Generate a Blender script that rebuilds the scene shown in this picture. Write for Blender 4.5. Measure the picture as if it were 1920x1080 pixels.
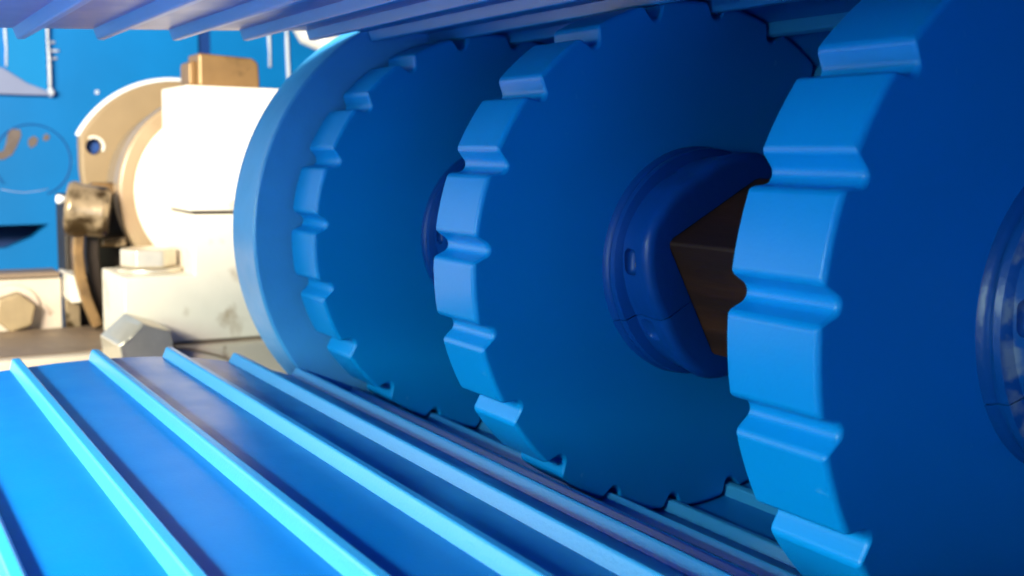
import bpy, bmesh, math, random
from mathutils import Vector, Matrix
random.seed(7)
R_ = math.radians
for o in list(bpy.data.objects): bpy.data.objects.remove(o, do_unlink=True)
scene = bpy.context.scene
COL = scene.collection

# ------------------------------------------------------------------ camera
cam_d = bpy.data.cameras.new('camera'); cam = bpy.data.objects.new('camera', cam_d); COL.objects.link(cam)
d = Vector((-0.85020649, 0.51292165, -0.1185762)); r = Vector((0.51523357, 0.85695684, 0.01262303)); u = Vector((-0.10808931, 0.05036226, 0.99286472))
M4 = Matrix.Identity(4)
for i in range(3): M4[i][0], M4[i][1], M4[i][2] = r[i], u[i], -d[i]
M4.translation = (0.20777, -0.28721, 0.04041)
cam.matrix_world = M4
cam_d.sensor_width = 36.0; cam_d.lens = 36.0*2090.25/1920; cam_d.clip_start = 0.005; cam_d.clip_end = 50
cam_d.dof.use_dof = True; cam_d.dof.focus_distance = 0.345; cam_d.dof.aperture_fstop = 19
scene.camera = cam

# ------------------------------------------------------------------ world, lamps, exposure
w = bpy.data.worlds.new('World'); scene.world = w; w.use_nodes = True
bg = w.node_tree.nodes['Background']; bg.inputs[0].default_value = (0.08, 0.20, 1.0, 1); bg.inputs[1].default_value = 0.12

def lamp(name, loc, aim, energy, sx, sy, color):
    l = bpy.data.lights.new(name, 'AREA'); l.shape = 'RECTANGLE'; l.size = sx; l.size_y = sy
    l.energy = energy; l.color = color
    o = bpy.data.objects.new(name, l); COL.objects.link(o); o.location = loc
    o.rotation_euler = (Vector(aim)-Vector(loc)).to_track_quat('-Z', 'Y').to_euler()
    return o
lamp('warm_hall_lamp', (0.05, -0.62, 0.225), (-0.70, 0.0, 0.06), 26.0, 0.20, 0.12, (1.0, 0.88, 0.73))
lamp('left_window_lamp', (-1.15, -0.95, 0.25), (-0.35, 0.0, 0.0), 5.0, 0.7, 0.8, (1.0, 0.97, 0.92))
lamp('cool_side_lamp', (0.05, -0.92, 0.20), (0.0, -0.05, -0.05), 11.5, 0.40, 0.36, (0.72, 1.0, 0.80))
lamp('open_side_fill', (0.80, -0.42, -0.045), (0.0, 0.0, -0.06), 1.3, 0.35, 0.12, (0.28, 0.58, 1.0))  # added blue fill, lifts the nearest sprocket's side face

scene.view_settings.view_transform = 'Standard'; scene.view_settings.look = 'None'
scene.view_settings.exposure = 0.18; scene.view_settings.gamma = 1.0; scene.view_settings.use_curve_mapping = False
scene.render.engine = 'CYCLES'
scene.cycles.max_bounces = 10; scene.cycles.diffuse_bounces = 6; scene.cycles.glossy_bounces = 5

# ------------------------------------------------------------------ materials
def mat(name, col, rough=0.4, metal=0.0, spec=0.5, var=0.0, vscale=30, bump=0.0, bscale=600, rvar=0.0, col2=None, c2lo=0.55, c2hi=0.7, c2scale=40, coat=0.0, sss=0.0):
    m = bpy.data.materials.new(name); m.use_nodes = True; nt = m.node_tree; b = nt.nodes['Principled BSDF']
    b.inputs['Roughness'].default_value = rough; b.inputs['Metallic'].default_value = metal
    b.inputs['Specular IOR Level'].default_value = spec; b.inputs['Coat Weight'].default_value = coat
    if sss:
        b.inputs['Subsurface Weight'].default_value = sss; b.inputs['Subsurface Radius'].default_value = (0.2, 0.5, 1.0); b.inputs['Subsurface Scale'].default_value = 0.004
    tc = nt.nodes.new('ShaderNodeTexCoord')
    def noise(sc, det=6):
        n = nt.nodes.new('ShaderNodeTexNoise'); n.inputs['Scale'].default_value = sc; n.inputs['Detail'].default_value = det
        nt.links.new(tc.outputs['Object'], n.inputs['Vector']); return n
    def mixc(fac, a, bb):
        x = nt.nodes.new('ShaderNodeMix'); x.data_type = 'RGBA'
        nt.links.new(fac, x.inputs[0])
        for s, v in ((6, a), (7, bb)):
            if hasattr(v, 'links'): nt.links.new(v, x.inputs[s])
            else: x.inputs[s].default_value = (*v, 1)
        return x.outputs[2]
    c = None
    if var:
        n = noise(vscale)
        c = mixc(n.outputs[0], [max(0, k*(1-var)) for k in col], [min(1, k*(1+var)) for k in col])
    if col2 is not None:
        n = noise(c2scale, 8); mr = nt.nodes.new('ShaderNodeMapRange'); mr.inputs[1].default_value = c2lo; mr.inputs[2].default_value = c2hi
        nt.links.new(n.outputs[0], mr.inputs[0]); c = mixc(mr.outputs[0], c if c else col, col2)
    if c: nt.links.new(c, b.inputs['Base Color'])
    else: b.inputs['Base Color'].default_value = (*col, 1)
    if rvar:
        n = noise(vscale*1.7); mr = nt.nodes.new('ShaderNodeMapRange'); mr.inputs[1].default_value = 0.3; mr.inputs[2].default_value = 0.7
        mr.inputs[3].default_value = rough-rvar; mr.inputs[4].default_value = rough+rvar
        nt.links.new(n.outputs[0], mr.inputs[0]); nt.links.new(mr.outputs[0], b.inputs['Roughness'])
    if bump:
        n = noise(bscale, 3); bp = nt.nodes.new('ShaderNodeBump'); bp.inputs['Strength'].default_value = bump; bp.inputs['Distance'].default_value = 0.0005
        nt.links.new(n.outputs[0], bp.inputs['Height']); nt.links.new(bp.outputs[0], b.inputs['Normal'])
    return m

def dust_band(m):
    nt = m.node_tree; mixn = [n for n in nt.nodes if n.type == 'MIX'][-1]; mr = mixn.inputs[0].links[0].from_node
    tc = [n for n in nt.nodes if n.type == 'TEX_COORD'][0]; sx = nt.nodes.new('ShaderNodeSeparateXYZ'); nt.links.new(tc.outputs['Object'], sx.inputs[0])
    a = nt.nodes.new('ShaderNodeMapRange'); a.inputs[1].default_value = 0.0060; a.inputs[2].default_value = 0.0068
    b = nt.nodes.new('ShaderNodeMapRange'); b.inputs[1].default_value = 0.0105; b.inputs[2].default_value = 0.0080
    p = nt.nodes.new('ShaderNodeMath'); p.operation = 'MULTIPLY'; q = nt.nodes.new('ShaderNodeMath'); q.operation = 'MULTIPLY'
    nt.links.new(sx.outputs[0], a.inputs[0]); nt.links.new(sx.outputs[0], b.inputs[0])
    nt.links.new(a.outputs[0], p.inputs[0]); nt.links.new(b.outputs[0], p.inputs[1]); nt.links.new(p.outputs[0], q.inputs[0]); nt.links.new(mr.outputs[0], q.inputs[1])
    nt.links.new(q.outputs[0], mixn.inputs[0])
BLUE = (0.0, 0.225, 0.64)
m_spr = mat('blue_moulded_plastic', BLUE, 0.36, spec=0.26, col2=(0.06, 0.30, 0.68), c2lo=0.70, c2hi=0.80, c2scale=170, var=0.08, vscale=18, bump=0.10, bscale=900, rvar=0.05)
m_hub = mat('blue_hub_plastic', (0.0, 0.045, 0.27), 0.42, spec=0.25, var=0.1, vscale=40, bump=0.25, bscale=350, rvar=0.08)
m_hubd = mat('dusty_hub_plastic', (0.0, 0.06, 0.28), 0.36, var=0.1, vscale=40, bump=0.5, bscale=300, col2=(0.14, 0.18, 0.30), c2lo=0.42, c2hi=0.58, c2scale=160)
dust_band(m_hubd)
m_belt = mat('blue_belt_polyurethane', (0.0, 0.125, 0.43), 0.34, spec=0.6, var=0.05, vscale=25, bump=0.08, bscale=1100, rvar=0.05)
m_rib = mat('blue_rib_polyurethane', (0.02, 0.24, 0.54), 0.34, spec=0.8, var=0.05, vscale=25, bump=0.22, bscale=900)
m_disc = mat('pale_blue_disc_plastic', (0.05, 0.29, 0.63), 0.36, var=0.10, vscale=60, bump=0.2, bscale=700, rvar=0.06)
m_shaft = mat('rusty_shaft_steel', (0.024, 0.006, 0.003), 0.62, metal=0.2, var=0.6, vscale=55, bump=1.0, bscale=160, col2=(0.06, 0.017, 0.006), c2lo=0.5, c2hi=0.75, c2scale=70)
for n in list(m_shaft.node_tree.nodes):      # rolling streaks along the bar
    if n.type == 'TEX_NOISE':
        mp = m_shaft.node_tree.nodes.new('ShaderNodeMapping'); mp.inputs['Scale'].default_value = (0.22, 1.6, 1.6)
        m_shaft.node_tree.links.new(n.inputs['Vector'].links[0].from_socket, mp.inputs[0]); m_shaft.node_tree.links.new(mp.outputs[0], n.inputs['Vector'])
m_block = mat('cream_painted_casting', (0.80, 0.73, 0.62), 0.50, var=0.06, vscale=60, bump=0.35, bscale=300, col2=(0.42, 0.31, 0.20), c2lo=0.58, c2hi=0.74, c2scale=38)
m_ring = mat('tan_bearing_ring', (0.31, 0.22, 0.13), 0.32, var=0.1, vscale=60, bump=0.2, bscale=300)
m_hex = mat('brown_hex_steel', (0.34, 0.25, 0.14), 0.45, metal=0.3, var=0.25, vscale=90, bump=0.3, bscale=300)
m_gold = mat('brass_yellow_metal', (0.26, 0.15, 0.06), 0.42, metal=0.35, var=0.2, vscale=70, bump=0.3, bscale=300, col2=(0.12, 0.07, 0.03), c2lo=0.52, c2hi=0.68, c2scale=45)
m_tan = mat('tan_painted_flange', (0.29, 0.20, 0.105), 0.55, var=0.12, vscale=40, bump=0.2, bscale=300)
m_steel = mat('zinc_bolt_steel', (0.70, 0.62, 0.50), 0.34, metal=0.6, var=0.15, vscale=120, bump=0.3, bscale=400)
m_dirty = mat('greasy_cast_iron', (0.34, 0.25, 0.15), 0.28, metal=0.4, var=0.4, vscale=90, bump=0.5, bscale=220, col2=(0.05, 0.03, 0.012), c2lo=0.45, c2hi=0.56, c2scale=48)
m_dark = mat('dark_grease', (0.02, 0.012, 0.006), 0.5, bump=0.4, bscale=200)
m_beam = mat('worn_beam_brown', (0.20, 0.14, 0.095), 0.5, var=0.25, vscale=60, bump=0.4, bscale=250, col2=(0.34, 0.24, 0.14), c2lo=0.6, c2hi=0.72, c2scale=60)
m_plate = mat('beige_plate_paint', (0.56, 0.47, 0.37), 0.55, var=0.1, vscale=50, bump=0.3, bscale=250, col2=(0.22, 0.13, 0.07), c2lo=0.66, c2hi=0.74, c2scale=45)
m_wall = mat('blue_wall_paint', (0.0, 0.20, 0.54), 0.5, spec=0.25, var=0.3, vscale=6, bump=0.2, bscale=120, col2=(0.10, 0.42, 0.75), c2lo=0.74, c2hi=0.80, c2scale=60)
m_wall2 = mat('light_blue_post_paint', (0.0, 0.25, 0.60), 0.5, spec=0.25, var=0.05, vscale=12)
m_navy = mat('navy_paint_and_shade', (0.002, 0.05, 0.24), 0.5)  # also the painted shade behind the wall cut-out
m_lilac = mat('grey_lilac_primer', (0.26, 0.30, 0.46), 0.6, var=0.08, vscale=30)
m_white = mat('bare_white_and_highlight', (0.80, 0.84, 0.88), 0.45, var=0.1, vscale=200)  # chips and drips, also the painted edge highlights
m_rust = mat('rust_stain', (0.17, 0.13, 0.11), 0.7, var=0.4, vscale=90)
m_grey = mat('grey_cut_steel', (0.42, 0.38, 0.33), 0.5, metal=0.2, var=0.15, vscale=90, bump=0.3, bscale=300)

# ------------------------------------------------------------------ helpers
def tag(o, label=None, cat=None, group=None, kind=None):
    if label: o['label'] = label
    if cat: o['category'] = cat
    if group: o['group'] = group
    if kind: o['kind'] = kind
    return o
def empty(name, loc=(0, 0, 0)):
    e = bpy.data.objects.new(name, None); COL.objects.link(e); e.location = loc; e.empty_display_size = 0.02; return e
def link(name, me, m, parent=None, loc=(0, 0, 0)):
    o = bpy.data.objects.new(name, me); COL.objects.link(o)
    if not me.materials: me.materials.append(m)
    o.location = loc
    if parent: o.parent = parent
    return o
def obj(name, bm, m, parent=None, loc=(0, 0, 0), bevel=0.0, seg=3, smooth=True, angle=35):
    bmesh.ops.recalc_face_normals(bm, faces=bm.faces)
    me = bpy.data.meshes.new(name); bm.to_mesh(me); bm.free()
    if smooth:
        for p in me.polygons: p.use_smooth = True
    o = link(name, me, m, parent, loc)
    if bevel and smooth:
        me.set_sharp_from_angle(angle=R_(angle))
    if bevel:
        b = o.modifiers.new('Bevel', 'BEVEL'); b.width = bevel; b.segments = seg; b.limit_method = 'ANGLE'; b.angle_limit = R_(angle)
        b.harden_normals = True
    return o
def box(bm, x0, x1, y0, y1, z0, z1):
    vs = [bm.verts.new((x, y, z)) for x in (x0, x1) for y in (y0, y1) for z in (z0, z1)]
    for f in ((0, 1, 3, 2), (4, 6, 7, 5), (0, 4, 5, 1), (2, 3, 7, 6), (0, 2, 6, 4), (1, 5, 7, 3)):
        bm.faces.new([vs[i] for i in f])
    return bm
def prism(bm, outline, x0, x1, hole=None, mid=None):
    """outline of (y, z) extruded along x, optional hole outline"""
    def ring(pts, x): return [bm.verts.new((x, a, b)) for a, b in pts]
    A, B = ring(outline, x0), ring(outline, x1); n = len(A)
    for i in range(n): bm.faces.new((A[i], A[(i+1) % n], B[(i+1) % n], B[i]))
    if hole is None:
        bm.faces.new(A[::-1]); bm.faces.new(B)
    else:
        C, D = ring(hole, x0), ring(hole, x1); k = len(C)
        for i in range(k): bm.faces.new((C[(i+1) % k], C[i], D[i], D[(i+1) % k]))
        if k == n:          # same count: bridge with quads, through an optional middle ring
            for P, Q, x in ((A, C, x0), (B, D, x1)):
                mids = [ring(mid, x)] if mid else []
                seq = [P]+mids+[Q]
                for U, V in zip(seq, seq[1:]):
                    for i in range(n): bm.faces.new((U[i], U[(i+1) % n], V[(i+1) % n], V[i]))
            return bm
        for P, Q in ((A, C), (B, D)):
            ed = [bm.edges.get((P[i], P[(i+1) % n])) for i in range(n)] + [bm.edges.get((Q[i], Q[(i+1) % k])) for i in range(k)]
            bmesh.ops.triangle_fill(bm, use_beauty=True, edges=ed)
    return bm
def circle(rad, n=64, cy=0, cz=0, a0=0): return [(cy+rad*math.cos(a0+2*math.pi*i/n), cz+rad*math.sin(a0+2*math.pi*i/n)) for i in range(n)]
def square(h, ang):
    return [(h*math.sqrt(2)*math.cos(ang+i*math.pi/2), h*math.sqrt(2)*math.sin(ang+i*math.pi/2)) for i in range(4)]
def tube(bm, pts, rad, n=8, caps=True):
    rings = []
    for i, p in enumerate(pts):
        p = Vector(p); a = Vector(pts[max(0, i-1)]); b = Vector(pts[min(len(pts)-1, i+1)]); t = (b-a).normalized()
        s = t.cross(Vector((0.13, 0.21, 0.97))).normalized(); q = t.cross(s)
        rr = rad[i] if isinstance(rad, (list, tuple)) else rad
        rings.append([bm.verts.new(p+rr*(math.cos(2*math.pi*k/n)*s+math.sin(2*math.pi*k/n)*q)) for k in range(n)])
    for A, B in zip(rings, rings[1:]):
        for k in range(n): bm.faces.new((A[k], A[(k+1) % n], B[(k+1) % n], B[k]))
    if caps: bm.faces.new(rings[0][::-1]); bm.faces.new(rings[-1])
    return bm

def boolean_cut(o, cutters):
    for c in cutters:
        md = o.modifiers.new('cut', 'BOOLEAN'); md.object = c; md.operation = 'DIFFERENCE'; md.solver = 'EXACT'
    bpy.context.view_layer.update()
    dg = bpy.context.evaluated_depsgraph_get(); me = bpy.data.meshes.new_from_object(o.evaluated_get(dg))
    o.modifiers.clear(); o.data = me
    for c in cutters: bpy.data.objects.remove(c, do_unlink=True)
# angles are measured from -Y (towards the camera) upwards, seen along the shaft (X)
def pol(rad, deg): a = R_(deg); return (-rad*math.cos(a), rad*math.sin(a))
SQ_ANG = R_(180-16.5)           # direction of one corner of the square shaft in (y, z)
SQ = 0.0246                     # half side of the square shaft
PHASE = 31.308; PITCH = 18.0; HALF = 6.235; RAD = 0.1

# ------------------------------------------------------------------ blue wall behind
X_W = -1.25
bm = bmesh.new(); box(bm, X_W-0.02, X_W, -0.70, 0.117, -0.6, 0.5); box(bm, X_W-0.02, X_W, 0.134, 0.9, -0.6, 0.5)
wall = obj('wall', bm, m_wall, smooth=False); tag(wall, 'blue painted steel wall behind the bearing', 'wall', kind='structure')
bm = bmesh.new(); box(bm, X_W-0.011, X_W-0.006, 0.1172, 0.1338, -0.6, 0.5)
obj('joint_gap', bm, m_navy, wall, smooth=False)
bm = bmesh.new(); box(bm, X_W, X_W+0.012, -0.111, -0.067, 0.107, 0.40); obj('post', bm, m_wall2, wall, bevel=0.001)
bm = bmesh.new(); prism(bm, [(-0.30, 0.136), (-0.1165, 0.134), (-0.104, 0.126), (-0.09, 0.117), (-0.066, 0.1085), (-0.063, 0.104), (-0.10, 0.1035), (-0.30, 0.104)], X_W, X_W+0.018)
obj('gusset_plate', bm, m_lilac, wall, bevel=0.001)
def bead(name, pts, rad, m=m_white):
    bm = bmesh.new(); tube(bm, pts, rad, 8); obj(name, bm, m, wall)
def jig(y, z0, z1, rad, x=X_W+0.013, dy=0.0):
    n = 14; return [(x, y+dy*i/n+random.uniform(-.0006, .0006), z0+(z1-z0)*i/n) for i in range(n+1)], [rad*random.uniform(.7, 1.25) for i in range(n+1)]
p, rr = jig(-0.1125, 0.40, 0.136, 0.0013, dy=0.001); bead('worn_and_lit_edge', p, rr)  # white strips paint in the sunlit highlights along the post's worn edges
p, rr = jig(-0.0675, 0.40, 0.106, 0.0018, dy=0.003); bead('worn_and_lit_edge', p, rr)
bead('paint_drip', [(X_W+0.014, -0.0645, 0.112), (X_W+0.014, -0.0642, 0.107), (X_W+0.014, -0.0645, 0.1025)], [0.003, 0.0052, 0.002])
for z, l in ((0.168, 0.010), (0.158, 0.0145), (0.149, 0.012), (0.139, 0.006)):
    bead('paint_drip', [(X_W+0.003, -0.066, z), (X_W+0.003, -0.066+l*0.6, z-0.0004), (X_W+0.003, -0.066+l, z)], [0.0022, 0.0017, 0.0015])
p, rr = jig(0.207, 0.40, 0.152, 0.0019, x=X_W+0.002, dy=0.004); bead('worn_and_lit_edge', p, rr)
p, rr = jig(0.2295, 0.40, 0.128, 0.0022, x=X_W+0.002, dy=0.008); bead('worn_and_lit_edge', p, rr)
bm = bmesh.new(); n = 48
tube(bm, [(X_W+0.0005, -0.085+0.043*math.cos(R_(-70+290*i/n)), 0.0265+0.043*math.sin(R_(-70+290*i/n))) for i in range(n+1)], 0.0008, 6)
obj('scribed_circle', bm, m_navy, wall)
def blot(name, pts, m, t=0.0012):
    bm = bmesh.new(); prism(bm, pts, X_W-0.001, X_W+t); return obj(name, bm, m, wall, smooth=False)
blot('rust_patch', [(-0.112, 0.057), (-0.108, 0.0635), (-0.098, 0.063), (-0.097, 0.056), (-0.102, 0.044), (-0.108, 0.033), (-0.118, 0.027), (-0.13, 0.028), (-0.132, 0.033), (-0.117, 0.038), (-0.114, 0.047)], m_rust)
blot('rust_patch', [(-0.089, 0.052), (-0.083, 0.056), (-0.078, 0.052), (-0.081, 0.045), (-0.087, 0.041), (-0.09, 0.046)], m_rust)
blot('rust_patch', [(-0.073, 0.055), (-0.069, 0.059), (-0.065, 0.056), (-0.067, 0.051), (-0.072, 0.05)], m_rust)
blot('paint_chip', [(-0.0115, 0.1115), (-0.009, 0.1135), (-0.0065, 0.112), (-0.007, 0.1085), (-0.0105, 0.108)], m_white)
# added cut-out with navy backing, painting in a dark shadow on the wall
cb = bmesh.new(); prism(cb, [(-0.35, -0.053), (-0.069, -0.0505), (-0.088, -0.066), (-0.118, -0.0785), (-0.35, -0.081)], X_W-0.1, X_W+0.05); bmesh.ops.recalc_face_normals(cb, faces=cb.faces)
me = bpy.data.meshes.new('c'); cb.to_mesh(me); cb.free(); co = bpy.data.objects.new('c', me); COL.objects.link(co); boolean_cut(wall, [co])
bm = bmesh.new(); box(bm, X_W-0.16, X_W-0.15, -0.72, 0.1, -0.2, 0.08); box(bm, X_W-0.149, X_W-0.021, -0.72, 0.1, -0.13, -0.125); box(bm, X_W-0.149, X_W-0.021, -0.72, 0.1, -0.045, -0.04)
obj('shade_backing', bm, m_navy, wall, smooth=False)

# pale bent tube beyond the disc
bm = bmesh.new()
tube(bm, [(-1.16, 0.205, 0.30), (-1.16, 0.212, 0.22), (-1.15, 0.228, 0.188), (-1.13, 0.262, 0.172), (-1.10, 0.32, 0.165), (-1.06, 0.42, 0.165)], 0.0155, 14)
tag(obj('pipe', bm, mat('white_pipe', (0.86, 0.80, 0.70), 0.35, var=0.05), None), 'pale bent pipe against the blue wall above the plain disc', 'pipe')

# ------------------------------------------------------------------ beam the bearing stands on
ZB = -0.1116
beam = empty('steel_beam', (-0.74, 0, ZB)); tag(beam, 'brown worn steel beam with pale front edge under the bearing block', 'beam')
def part(name, bm, m, parent, **k):
    o = obj(name, bm, m, parent, **k); o.matrix_parent_inverse = Matrix.Translation(parent.location).inverted(); return o
bm = bmesh.new(); box(bm, -0.806, -0.676, -0.9, 0.9, ZB-0.012, ZB-0.0005); part('top_plate', bm, m_beam, beam, bevel=0.0015)
bm = bmesh.new(); box(bm, -0.6755, -0.662, -0.9, 0.9, ZB-0.075, ZB-0.001); part('front_lip', bm, m_plate, beam, bevel=0.003)
bm = bmesh.new(); box(bm, -0.806, -0.79, -0.9, 0.9, ZB-0.12, ZB-0.0125); part('web', bm, m_beam, beam, bevel=0.001)

def hexpts(rad, cy, cz, a0=0.3): return circle(rad, 6, cy, cz, a0)
plate = empty('mounting_plate', (-0.82, -0.2, ZB)); tag(plate, 'beige upright plate with one big hex bolt at left, standing behind the beam', 'plate')
bm = bmesh.new(); box(bm, -0.835, -0.820, -0.9, -0.1255, -0.16, -0.070); part('plate_body', bm, m_plate, plate, bevel=0.0012)
bm = bmesh.new(); box(bm, -0.850, -0.815, -0.9, -0.127, -0.0695, -0.0645); part('top_lip', bm, m_beam, plate, bevel=0.0015)
bm = bmesh.new(); prism(bm, circle(0.0215, 40, -0.165, -0.096), -0.8198, -0.816); wsh = obj('washer', bm, m_plate, None, bevel=0.0008)
bm = bmesh.new(); prism(bm, hexpts(0.0172, -0.1655, -0.0965), -0.8158, -0.800); wsh.parent = part('bolt_head', bm, m_hex, plate, bevel=0.0022)
bm = bmesh.new(); box(bm, -0.845, -0.785, -0.1235, -0.110, -0.089, -0.0655); part('spacer_block', bm, m_block, plate, bevel=0.0015)
bm = bmesh.new(); box(bm, -0.845, -0.815, -0.1235, -0.111, -0.13, -0.0895); part('spacer_foot', bm, m_dirty, plate, bevel=0.0015)

# ------------------------------------------------------------------ split bearing block on the shaft
XF = -0.68; XK = -0.757
blk = empty('bearing_block', (-0.72, 0, ZB)); tag(blk, 'white split bearing housing bolted to the beam behind the plain blue disc', 'bearing')
cap_out = [(-0.0513, -0.004), (-0.0513, 0.0915), (0.0513, 0.0915), (0.0513, -0.004)]
def arch(zlo, up):      # half bore
    n = 24
    return [(0.0135*math.cos(math.pi*i/n), zlo+up*0.0135*math.sin(math.pi*i/n)) for i in range(n+1)]
ZS = -0.0085   # parting line
out = [(-0.0513, ZS+0.0012), (-0.0513, 0.0915), (0.0513, 0.0915), (0.0513, ZS+0.0012)] + [(y, z+0.0012) for y, z in arch(ZS, 1)]
bm = bmesh.new(); prism(bm, out, XK, XF); part('cap', bm, m_block, blk, bevel=0.0022)
out = [(0.0475, ZS-0.0014), (0.0475, -0.058), (0.102, -0.058), (0.102, ZB), (-0.102, ZB), (-0.102, -0.058), (-0.0475, -0.058), (-0.0475, ZS-0.0014)] + [(y, z-0.0014) for y, z in reversed(arch(ZS, -1))]
bm = bmesh.new(); prism(bm, out, XK-0.008, XF); part('base', bm, m_block, blk, bevel=0.0022)
bm = bmesh.new(); box(bm, XK+0.004, XF-0.006, -0.046, 0.046, ZS-0.0012, ZS+0.0011); part('joint_shim', bm, m_dark, blk, smooth=False)
def vbolt(y, name='mounting_bolt'):
    z0 = -0.058; cx = -0.722
    def vcyl(bm, pts, a, b):
        A = [bm.verts.new((cx+p, y+q, a)) for p, q in pts]; B = [bm.verts.new((cx+p, y+q, b)) for p, q in pts]; n = len(A)
        for i in range(n): bm.faces.new((A[i], A[(i+1) % n], B[(i+1) % n], B[i]))
        bm.faces.new(A[::-1]); bm.faces.new(B)
    bm = bmesh.new(); vcyl(bm, circle(0.0265, 40), z0+0.0002, z0+0.0038); wz = obj('washer', bm, m_steel, None, bevel=0.0008)
    bm = bmesh.new(); vcyl(bm, circle(0.0225, 6, a0=0.35), z0+0.004, z0+0.0195); wz.parent = part(name, bm, m_steel, blk, bevel=0.0025)   # the washer belongs to its bolt
vbolt(-0.0735); vbolt(0.0735)
bm = bmesh.new(); prism(bm, [(-0.0353, 0.0916), (-0.0353, 0.1185), (0.0095, 0.1165), (0.0145, 0.1125), (0.0155, 0.0916)], -0.733, -0.7); part('lifting_lug', bm, m_gold, blk, bevel=0.0025, seg=3)
bm = bmesh.new(); prism(bm, [(-0.0385, 0.0915), (-0.041, 0.094), (-0.041, 0.110), (-0.0385, 0.1125), (-0.0354, 0.1125), (-0.0354, 0.0915)], -0.735, -0.708); part('lug_collar', bm, m_gold, blk, bevel=0.002)
# stepped round covers behind the block
for nm, r0, x0, x1, m in (('bearing_ring', 0.0745, -0.775, -0.7655, m_block), ('bearing_ring', 0.0865, -0.800, -0.7755, m_ring), ('bearing_sleeve', 0.0800, -0.86, -0.8005, m_tan)):
    bm = bmesh.new(); prism(bm, circle(r0, 96, 0.002, 0.004), x0, x1, hole=circle(0.036, 96)); part(nm, bm, m, blk, bevel=0.0035, seg=4)

# tan flange further back with a bolt hole in its ear
fl = empty('bearing_flange', (-0.90, 0, ZB)); tag(fl, 'tan flange plate with a bolt hole in its ear, behind the bearing rings', 'flange')
out = []
for i in range(0, 49):
    a = 152.5-125*i/48; out.append((0.1036*math.cos(R_(a)), 0.004+0.1036*math.sin(R_(a))))
out += [(0.085, 0.02), (0.085, -0.03)]
out += [(0.1036*math.cos(R_(a)), 0.004+0.1036*math.sin(R_(a))) for a in range(-28, -153, -5)]
out += [(-0.085, -0.03), (-0.0905, 0.008), (-0.0918, 0.022), (-0.0918, 0.036)]
hole = circle(0.0078, 24, -0.0795, 0.0432)
bm = bmesh.new(); prism(bm, out, -0.918, -0.900); fb = part('flange_body', bm, m_tan, fl, bevel=0.003, seg=3)
cb = bmesh.new(); prism(cb, hole, -0.95, -0.88); me = bpy.data.meshes.new('c'); cb.to_mesh(me); cb.free(); co = bpy.data.objects.new('c', me); COL.objects.link(co)
boolean_cut(fb, [co])
bm = bmesh.new(); prism(bm, circle(0.0074, 24, -0.0795, 0.0432), -0.930, -0.9125); part('bolt_end', bm, m_navy, fl, bevel=0.001)
bm = bmesh.new(); tube(bm, [(-0.9005, -0.0795+0.0088*math.cos(R_(a)), 0.0432+0.0088*math.sin(R_(a))) for a in range(-30, 125, 8)], 0.0016, 8); obj('hole_rim', bm, m_block, fb)
bm = bmesh.new(); tube(bm, [(-0.910, 0.1045*math.cos(R_(a)), 0.004+0.1045*math.sin(R_(a))) for a in range(60, 153, 4)], 0.0028, 8); obj('rim_highlight', bm, m_white, fb)  # white tube paints in the bright highlight along the flange edge

# greasy clamp arm left of the bearing
arm = empty('clamp_arm', (-0.78, -0.11, ZB)); tag(arm, 'greasy clamp arm with round knob and curved strap left of the bearing', 'clamp')
bm = bmesh.new()
prof = [(0.0, 0.0215), (0.004, 0.0235), (0.012, 0.0215), (0.030, 0.0215), (0.034, 0.018)]
kc = Vector((-0.775, -0.1265, -0.008)); ax = Vector((0.25, 0.95, -0.12)).normalized(); s1 = ax.cross(Vector((0, 0, 1))).normalized(); s2 = ax.cross(s1); ring = []
for h, rr in prof: ring.append([bm.verts.new(kc+ax*h+rr*(math.cos(2*math.pi*k/28)*s1+math.sin(2*math.pi*k/28)*s2)) for k in range(28)])
for A, B in zip(ring, ring[1:]):
    for k in range(28): bm.faces.new((A[k], A[(k+1) % 28], B[(k+1) % 28], B[k]))
bm.faces.new(ring[0][::-1]); bm.faces.new(ring[-1]); knob = part('knob', bm, m_dirty, arm, bevel=0.0012)
bm = bmesh.new(); tube(bm, [(-0.778, -0.1262, 0.0), (-0.778, -0.130, -0.0005), (-0.778, -0.1325, -0.001), (-0.778, -0.134, -0.001)], [0.002, 0.0035, 0.004, 0.0022], 12); obj('grease_nipple', bm, m_white, knob)
def strap(name, pts, wd, th, m):
    bm = bmesh.new(); rings = []
    for i, p in enumerate(pts):
        p = Vector(p); t = (Vector(pts[min(i+1, len(pts)-1)])-Vector(pts[max(i-1, 0)])).normalized(); q = Vector((1, 0, 0)).cross(t).normalized()
        rings.append([bm.verts.new(p+a*wd*Vector((1, 0, 0))+b*th*q) for a, b in ((-.5, -.5), (.5, -.5), (.5, .5), (-.5, .5))])
    for A, B in zip(rings, rings[1:]):
        for k in range(4): bm.faces.new((A[k], A[(k+1) % 4], B[(k+1) % 4], B[k]))
    bm.faces.new(rings[0][::-1]); bm.faces.new(rings[-1]); return part(name, bm, m, arm, bevel=0.0015)
strap('strap', [(-0.78, -0.117, -0.026), (-0.78, -0.1185, -0.045), (-0.78, -0.117, -0.065), (-0.78, -0.1125, -0.085), (-0.78, -0.104, -0.109)], 0.012, 0.0085, m_gold)
strap('strap', [(-0.795, -0.104, -0.026), (-0.795, -0.1045, -0.050), (-0.795, -0.102, -0.075), (-0.795, -0.095, -0.109)], 0.012, 0.011, m_dark)
bm = bmesh.new(); box(bm, -0.80, -0.787, -0.0975, -0.076, -0.0430, -0.0335); part('nut', bm, m_dirty, arm, bevel=0.0025)
bm = bmesh.new(); box(bm, -0.825, -0.812, -0.10, -0.075, 0.0, 0.012); part('pivot_pin', bm, m_gold, arm, bevel=0.003)
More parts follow.
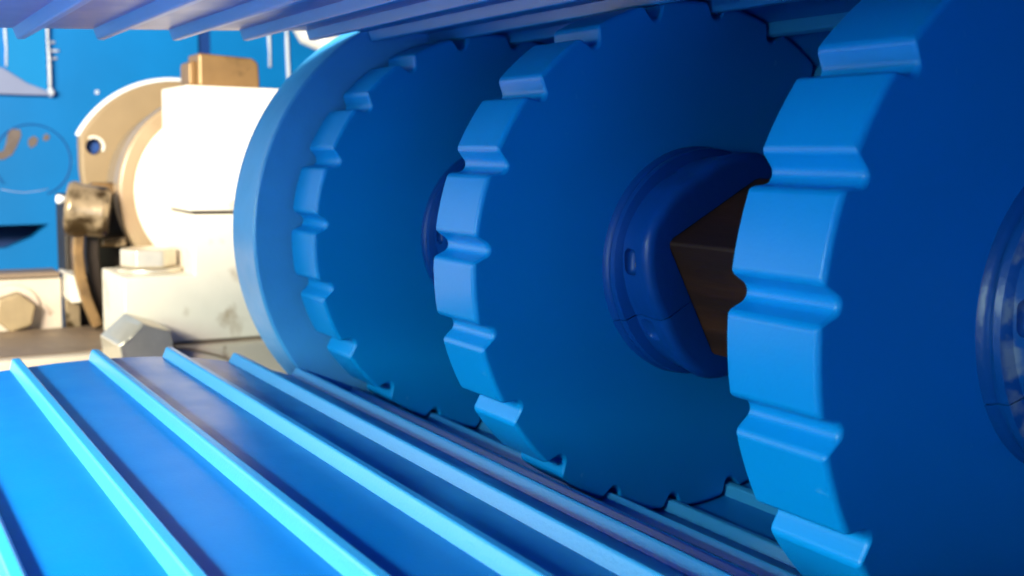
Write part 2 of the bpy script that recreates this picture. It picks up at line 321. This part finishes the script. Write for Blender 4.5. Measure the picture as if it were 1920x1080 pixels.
bm = bmesh.new(); box(bm, -0.87, -0.83, -0.12, -0.06, -0.22, 0.001); part('dark_bracket', bm, m_dark, arm, bevel=0.002)
bm = bmesh.new(); tube(bm, [(-0.90, -0.121-0.0*i+0.0-i*0.010, 0.004-0.0035*math.sin(i*0.75)) for i in range(5)], 0.0003, 6)
part('split_pin_wire', bm, m_lilac, arm)

# big hex nut at the front edge of the beam
nut = empty('hex_nut', (-0.63, -0.097, -0.125)); tag(nut, 'large worn hex nut in front of the foot of the bearing block', 'nut')
def tilt(bm):
    bmesh.ops.transform(bm, matrix=Matrix.Translation((-0.630, -0.0965, -0.1095)) @ Matrix.Rotation(R_(14), 4, 'Z') @ Matrix.Rotation(R_(8), 4, 'Y'), verts=bm.verts); return bm
bm = bmesh.new()
HA = R_(100); rows = []
def hexr(a, f): return f*0.0245*math.cos(R_(30))/math.cos((a-HA) % R_(60)-R_(30))
for x, f in ((-0.031, 1), (-0.003, 1), (0.0, 0)):
    rows.append([bm.verts.new((x-(0.0016*max(0, (hexr(a, 1)/0.0245-0.90)/0.10) if f == 0 else 0), (hexr(a, 1)-0.0011 if f == 0 else hexr(a, 1))*math.cos(a), (hexr(a, 1)-0.0011 if f == 0 else hexr(a, 1))*math.sin(a))) for a in [HA+R_(7.5)*i for i in range(48)]])
for A, B in zip(rows, rows[1:]):
    for i in range(48): bm.faces.new((A[i], A[(i+1) % 48], B[(i+1) % 48], B[i]))
bm.faces.new(rows[0][::-1]); bm.faces.new(rows[-1]); part('nut_body', tilt(bm), m_steel, nut, bevel=0.0008, angle=25)
bm = bmesh.new(); box(bm, 0.0006, 0.0011, -0.020, 0.020, -0.0075, -0.0062); part('scored_line', tilt(bm), m_dark, nut, smooth=False)
bm = bmesh.new(); tube(bm, [(-0.655, -0.075+0.012*i, -0.1105-0.0012*i-0.0006*i*i) for i in range(8)], 0.0009, 6)
tag(obj('thin_wire', bm, m_dirty), 'thin dark wire lying along the pale beam edge', 'wire')

# ------------------------------------------------------------------ square shaft
bm = bmesh.new(); prism(bm, square(SQ, SQ_ANG), -0.36, 0.30)
sft = empty('drive_shaft', (-0.36, 0, 0))
part('square_bar', bm, m_shaft, sft, bevel=0.0015)
bm = bmesh.new(); prism(bm, circle(0.0125, 40), -0.87, -0.3605); part('round_journal', bm, m_shaft, sft, bevel=0.001)
tag(sft, 'rusty brown square steel shaft through the sprockets', 'shaft')

# ------------------------------------------------------------------ plain disc at the belt edge
dsk = empty('guide_disc', (-0.3335, 0, 0)); tag(dsk, 'plain toothless pale blue disc beside the bearing', 'disc')
bm = bmesh.new(); prism(bm, circle(0.117, 180), -0.351, -0.3165, hole=circle(0.037, 180)); part('disc_body', bm, m_disc, dsk, bevel=0.0018, seg=4)

# ------------------------------------------------------------------ toothed sprockets
def wheel_outline():
    pts = []
    for k in range(20):
        c = PHASE-k*PITCH
        for t in (1, .5, 0, -.5, -1): pts.append(pol(RAD, c+HALF*t))
        nc = c-PITCH/2; hw = PITCH/2-HALF
        w0 = RAD*R_(hw); ra = 0.0031; cd = 0.0058-ra               # U notch: straight flanks into a round bottom
        L = math.hypot(w0, cd); tang = math.degrees(math.asin(ra/L)+math.atan2(cd, w0))   # flank slope from horizontal
        for q in range(9):
            b = tang-2*tang*q/8            # from one flank to the other, 0 = straight down
            du = ra*math.sin(R_(b)); dv = cd+ra*math.cos(R_(b))
            pts.append(pol(RAD-dv, nc+math.degrees(du/RAD)))
    return pts
def hub_ring(a, bulge):
    rel = (a-16.5) % 90 - 45            # 45 off = corner direction
    return 0.0425+bulge*(abs(rel)/45-0.5)
SEAM = -28.5
def hub_half(a0, a1, side):
    bm = bmesh.new(); n = 30; rows = []
    H = 0.0245
    prof = [(-0.001, 0.0024, 0.0), (0.0012, 0.0020, 0.0), (0.0026, 0.0014, 0.0), (0.0030, 0.0008, 0.0), (0.0038, 0.0008, 0.0), (0.0044, 0.0014, 0.001), (0.0062, 0.0010, 0.001), (0.0070, -0.0006, 0.002),
            (0.0076, -0.0022, 0.003), (0.0100, -0.0026, 0.004), (0.0200, -0.0010, 0.005), (0.0222, -0.0012, 0.005), (0.0236, -0.0020, 0.005), (0.0243, -0.0032, 0.005), (H, -0.0046, 0.005)]
    hs = SQ+0.0004
    for i in range(n+1):
        a = a0+(a1-a0)*i/n
        rel = R_(((a-16.5) % 90)-45); rin = hs/math.cos(rel)
        col = [bm.verts.new((x, *pol(hub_ring(a, b)+dr, a))) for x, dr, b in prof]
        col.append(bm.verts.new((H, *pol(rin, a)))); col.append(bm.verts.new((-0.001, *pol(rin, a))))
        rows.append(col)
    m = len(rows[0])
    for A, B in zip(rows, rows[1:]):
        for k in range(m): bm.faces.new((A[k], B[k], B[(k+1) % m], A[(k+1) % m]))
    bm.faces.new(rows[0][::-1]); bm.faces.new(rows[-1])
    return bm
def make_sprocket(x0, label, dusty=False):
    e = empty('sprocket', (x0, 0, 0)); tag(e, label, 'sprocket', 'toothed sprockets on the shaft')
    bm = bmesh.new(); wo = wheel_outline()
    def radial(rad): return [(y*rad/math.hypot(y, z), z*rad/math.hypot(y, z)) for y, z in wo]
    prism(bm, wo, 0.0, 0.031, hole=radial(0.037), mid=radial(0.088))
    obj('toothed_wheel', bm, m_spr, e, bevel=0.0017, seg=4, angle=40)
    for a0, a1 in ((SEAM+0.35, SEAM+179.65), (SEAM+180.35, SEAM+359.65)):
        bm = hub_half(a0, a1, 1); bmesh.ops.recalc_face_normals(bm, faces=bm.faces)
        h = obj('hub_half', bm, m_hubd if dusty else m_hub, e, loc=(0.031, 0, 0), smooth=True)
        h.modifiers.clear()
        cs = []
        for ang in ((3, ) if a0 < 0 else (323, )):
            cb = bmesh.new(); y, z = pol(0.0415, ang)
            box(cb, 0.0085, 0.0165, -0.006, 0.004, -0.0048, 0.0048)
            bmesh.ops.bevel(cb, geom=cb.edges[:], offset=0.002, segments=3, affect='EDGES', profile=0.5)
            bmesh.ops.transform(cb, matrix=Matrix.Translation((0, y, z)) @ Matrix.Rotation(-R_(ang), 4, 'X'), verts=cb.verts)
            me = bpy.data.meshes.new('c'); cb.to_mesh(me); cb.free(); co = bpy.data.objects.new('c', me); COL.objects.link(co); co.location = (x0+0.031, 0, 0); cs.append(co)
        bpy.context.view_layer.update(); boolean_cut(h, cs)
        if hasattr(h.data, 'set_sharp_from_angle'): h.data.set_sharp_from_angle(angle=R_(38))
    bm = bmesh.new(); y, z = pol(0.0372, 1.5)
    tube(bm, [(0.0435, y-0.0006, z), (0.0435, y+0.003, z)], 0.0016, 10); obj('set_screw', bm, m_hex, e)
    return e
make_sprocket(0.0, 'largest nearest blue toothed sprocket with dusty hub, cut off by the right edge', True)
make_sprocket(-0.1603, 'middle blue toothed sprocket showing its hub and the brown shaft')
make_sprocket(-0.3119, 'smallest farthest blue toothed sprocket, right in front of the plain disc')

# ------------------------------------------------------------------ belt
XE, XR = -0.3139, 0.36
TH = 0.004; RB = 0.1008
# inner surface path, from the upper strand's free end round the back to the lower strand's free end
def catmull(P, n=8):
    out = []
    for i in range(len(P)-1):
        p0, p1, p2, p3 = P[max(0, i-1)], P[i], P[i+1], P[min(len(P)-1, i+2)]
        for k in range(n):
            t = k/n
            out.append(tuple(0.5*((2*b)+(-a+c)*t+(2*a-5*b+4*c-dd)*t*t+(-a+3*b-3*c+dd)*t**3) for a, b, c, dd in zip(p0, p1, p2, p3)))
    out.append(tuple(P[-1])); return out
up = [(-0.42, 0.0806), (-0.37, 0.0831), (-0.32, 0.0857), (-0.2257, 0.0907), (-0.1758, 0.0934), (-0.1353, 0.0957), (-0.09, 0.0985), (-0.055, 0.1003), (-0.0224, 0.1012)]
up = catmull(up, 8)
arc = [pol(RB, a) for a in range(94, 292, 3)]          # over the top, round the back, to -68 deg
lo = [pol(RB, -67.7), (-0.0660, -0.0838), (-0.0960, -0.0708), (-0.1275, -0.0606), (-0.1590, -0.0551), (-0.1920, -0.0536), (-0.2250, -0.0550), (-0.26, -0.0585), (-0.31, -0.0655), (-0.40, -0.080), (-0.62, -0.115)]
lo = catmull(lo, 8)
path = up + arc + lo
def normals(P):
    N = []
    for i in range(len(P)):
        a, b = P[max(0, i-1)], P[min(len(P)-1, i+1)]; t = Vector((b[0]-a[0], b[1]-a[1])).normalized(); N.append((t.y*-1, t.x))   # left normal
    return N
NRM = normals(path)
# the path runs +Y along the top, so its outside is the left normal there
belt = empty('conveyor_belt', (0, 0, 0)); tag(belt, 'blue ribbed conveyor belt looping round the sprockets above and below', 'belt')
bm = bmesh.new(); rows = []
for (y, z), (ny, nz) in zip(path, NRM):
    rows.append([bm.verts.new((x, y+o*ny, z+o*nz)) for x, o in ((XE, 0), (XR, 0), (XR, TH), (XE, TH))])
for A, B in zip(rows, rows[1:]):
    for k in range(4): bm.faces.new((A[k], A[(k+1) % 4], B[(k+1) % 4], B[k]))
bm.faces.new(rows[0][::-1]); bm.faces.new(rows[-1])
obj('band', bm, m_belt, belt, bevel=0.0006, seg=2, angle=60)
# rib: one bar across the belt, its section grows towards the inside (local +z), base sunk a little in the band
def rib_mesh():
    sec = [(-0.0033, -0.0008), (-0.0029, 0.0005), (-0.0018, 0.0041), (-0.0013, 0.0046), (0.0013, 0.0046), (0.0018, 0.0041), (0.0029, 0.0005), (0.0033, -0.0008)]
    bm = bmesh.new(); prism(bm, sec, XE+0.0004, XR-0.0004)
    bmesh.ops.recalc_face_normals(bm, faces=bm.faces)
    me = bpy.data.meshes.new('rib'); bm.to_mesh(me); bm.free(); me.materials.append(m_rib); return me
RM = rib_mesh()
def at_path(y, part_):
    best = min(range(len(part_)), key=lambda i: abs(part_[i][0]-y)); i = min(max(best, 1), len(part_)-2)
    j = i+1 if (part_[i][0]-y)*(part_[i+1][0]-part_[i][0]) < 0 else i-1
    (y0, z0), (y1, z1) = part_[i], part_[j]; t = (y-y0)/(y1-y0) if y1 != y0 else 0
    a, b = part_[max(0, i-2)], part_[min(len(part_)-1, i+2)]
    return (y, z0+t*(z1-z0)), Vector((b[0]-a[0], b[1]-a[1])).normalized()
def put_rib(yz, inward):
    o = bpy.data.objects.new('rib', RM); COL.objects.link(o); o.parent = belt
    o.location = (0, yz[0], yz[1]); o.rotation_euler = (math.atan2(-inward[0], inward[1]), 0, 0)
    b = o.modifiers.new('Bevel', 'BEVEL'); b.width = 0.0005; b.segments = 2; b.limit_method = 'ANGLE'; b.angle_limit = R_(20)
k = 0
for y in [-0.0224-0.0326*i for i in range(12)]:
    q, t = at_path(y, up); put_rib(q, (t.y, -t.x))
for i in range(12):
    a = 94.3+18*i; q = pol(RB, a); put_rib(q, (-q[0]/RB, -q[1]/RB))
for y in [-0.0672, -0.0972, -0.1282, -0.1592]+[-0.1918-0.0327*i for i in range(12)]:
    q, t = at_path(y, lo); put_rib(q, (t.y, -t.x))
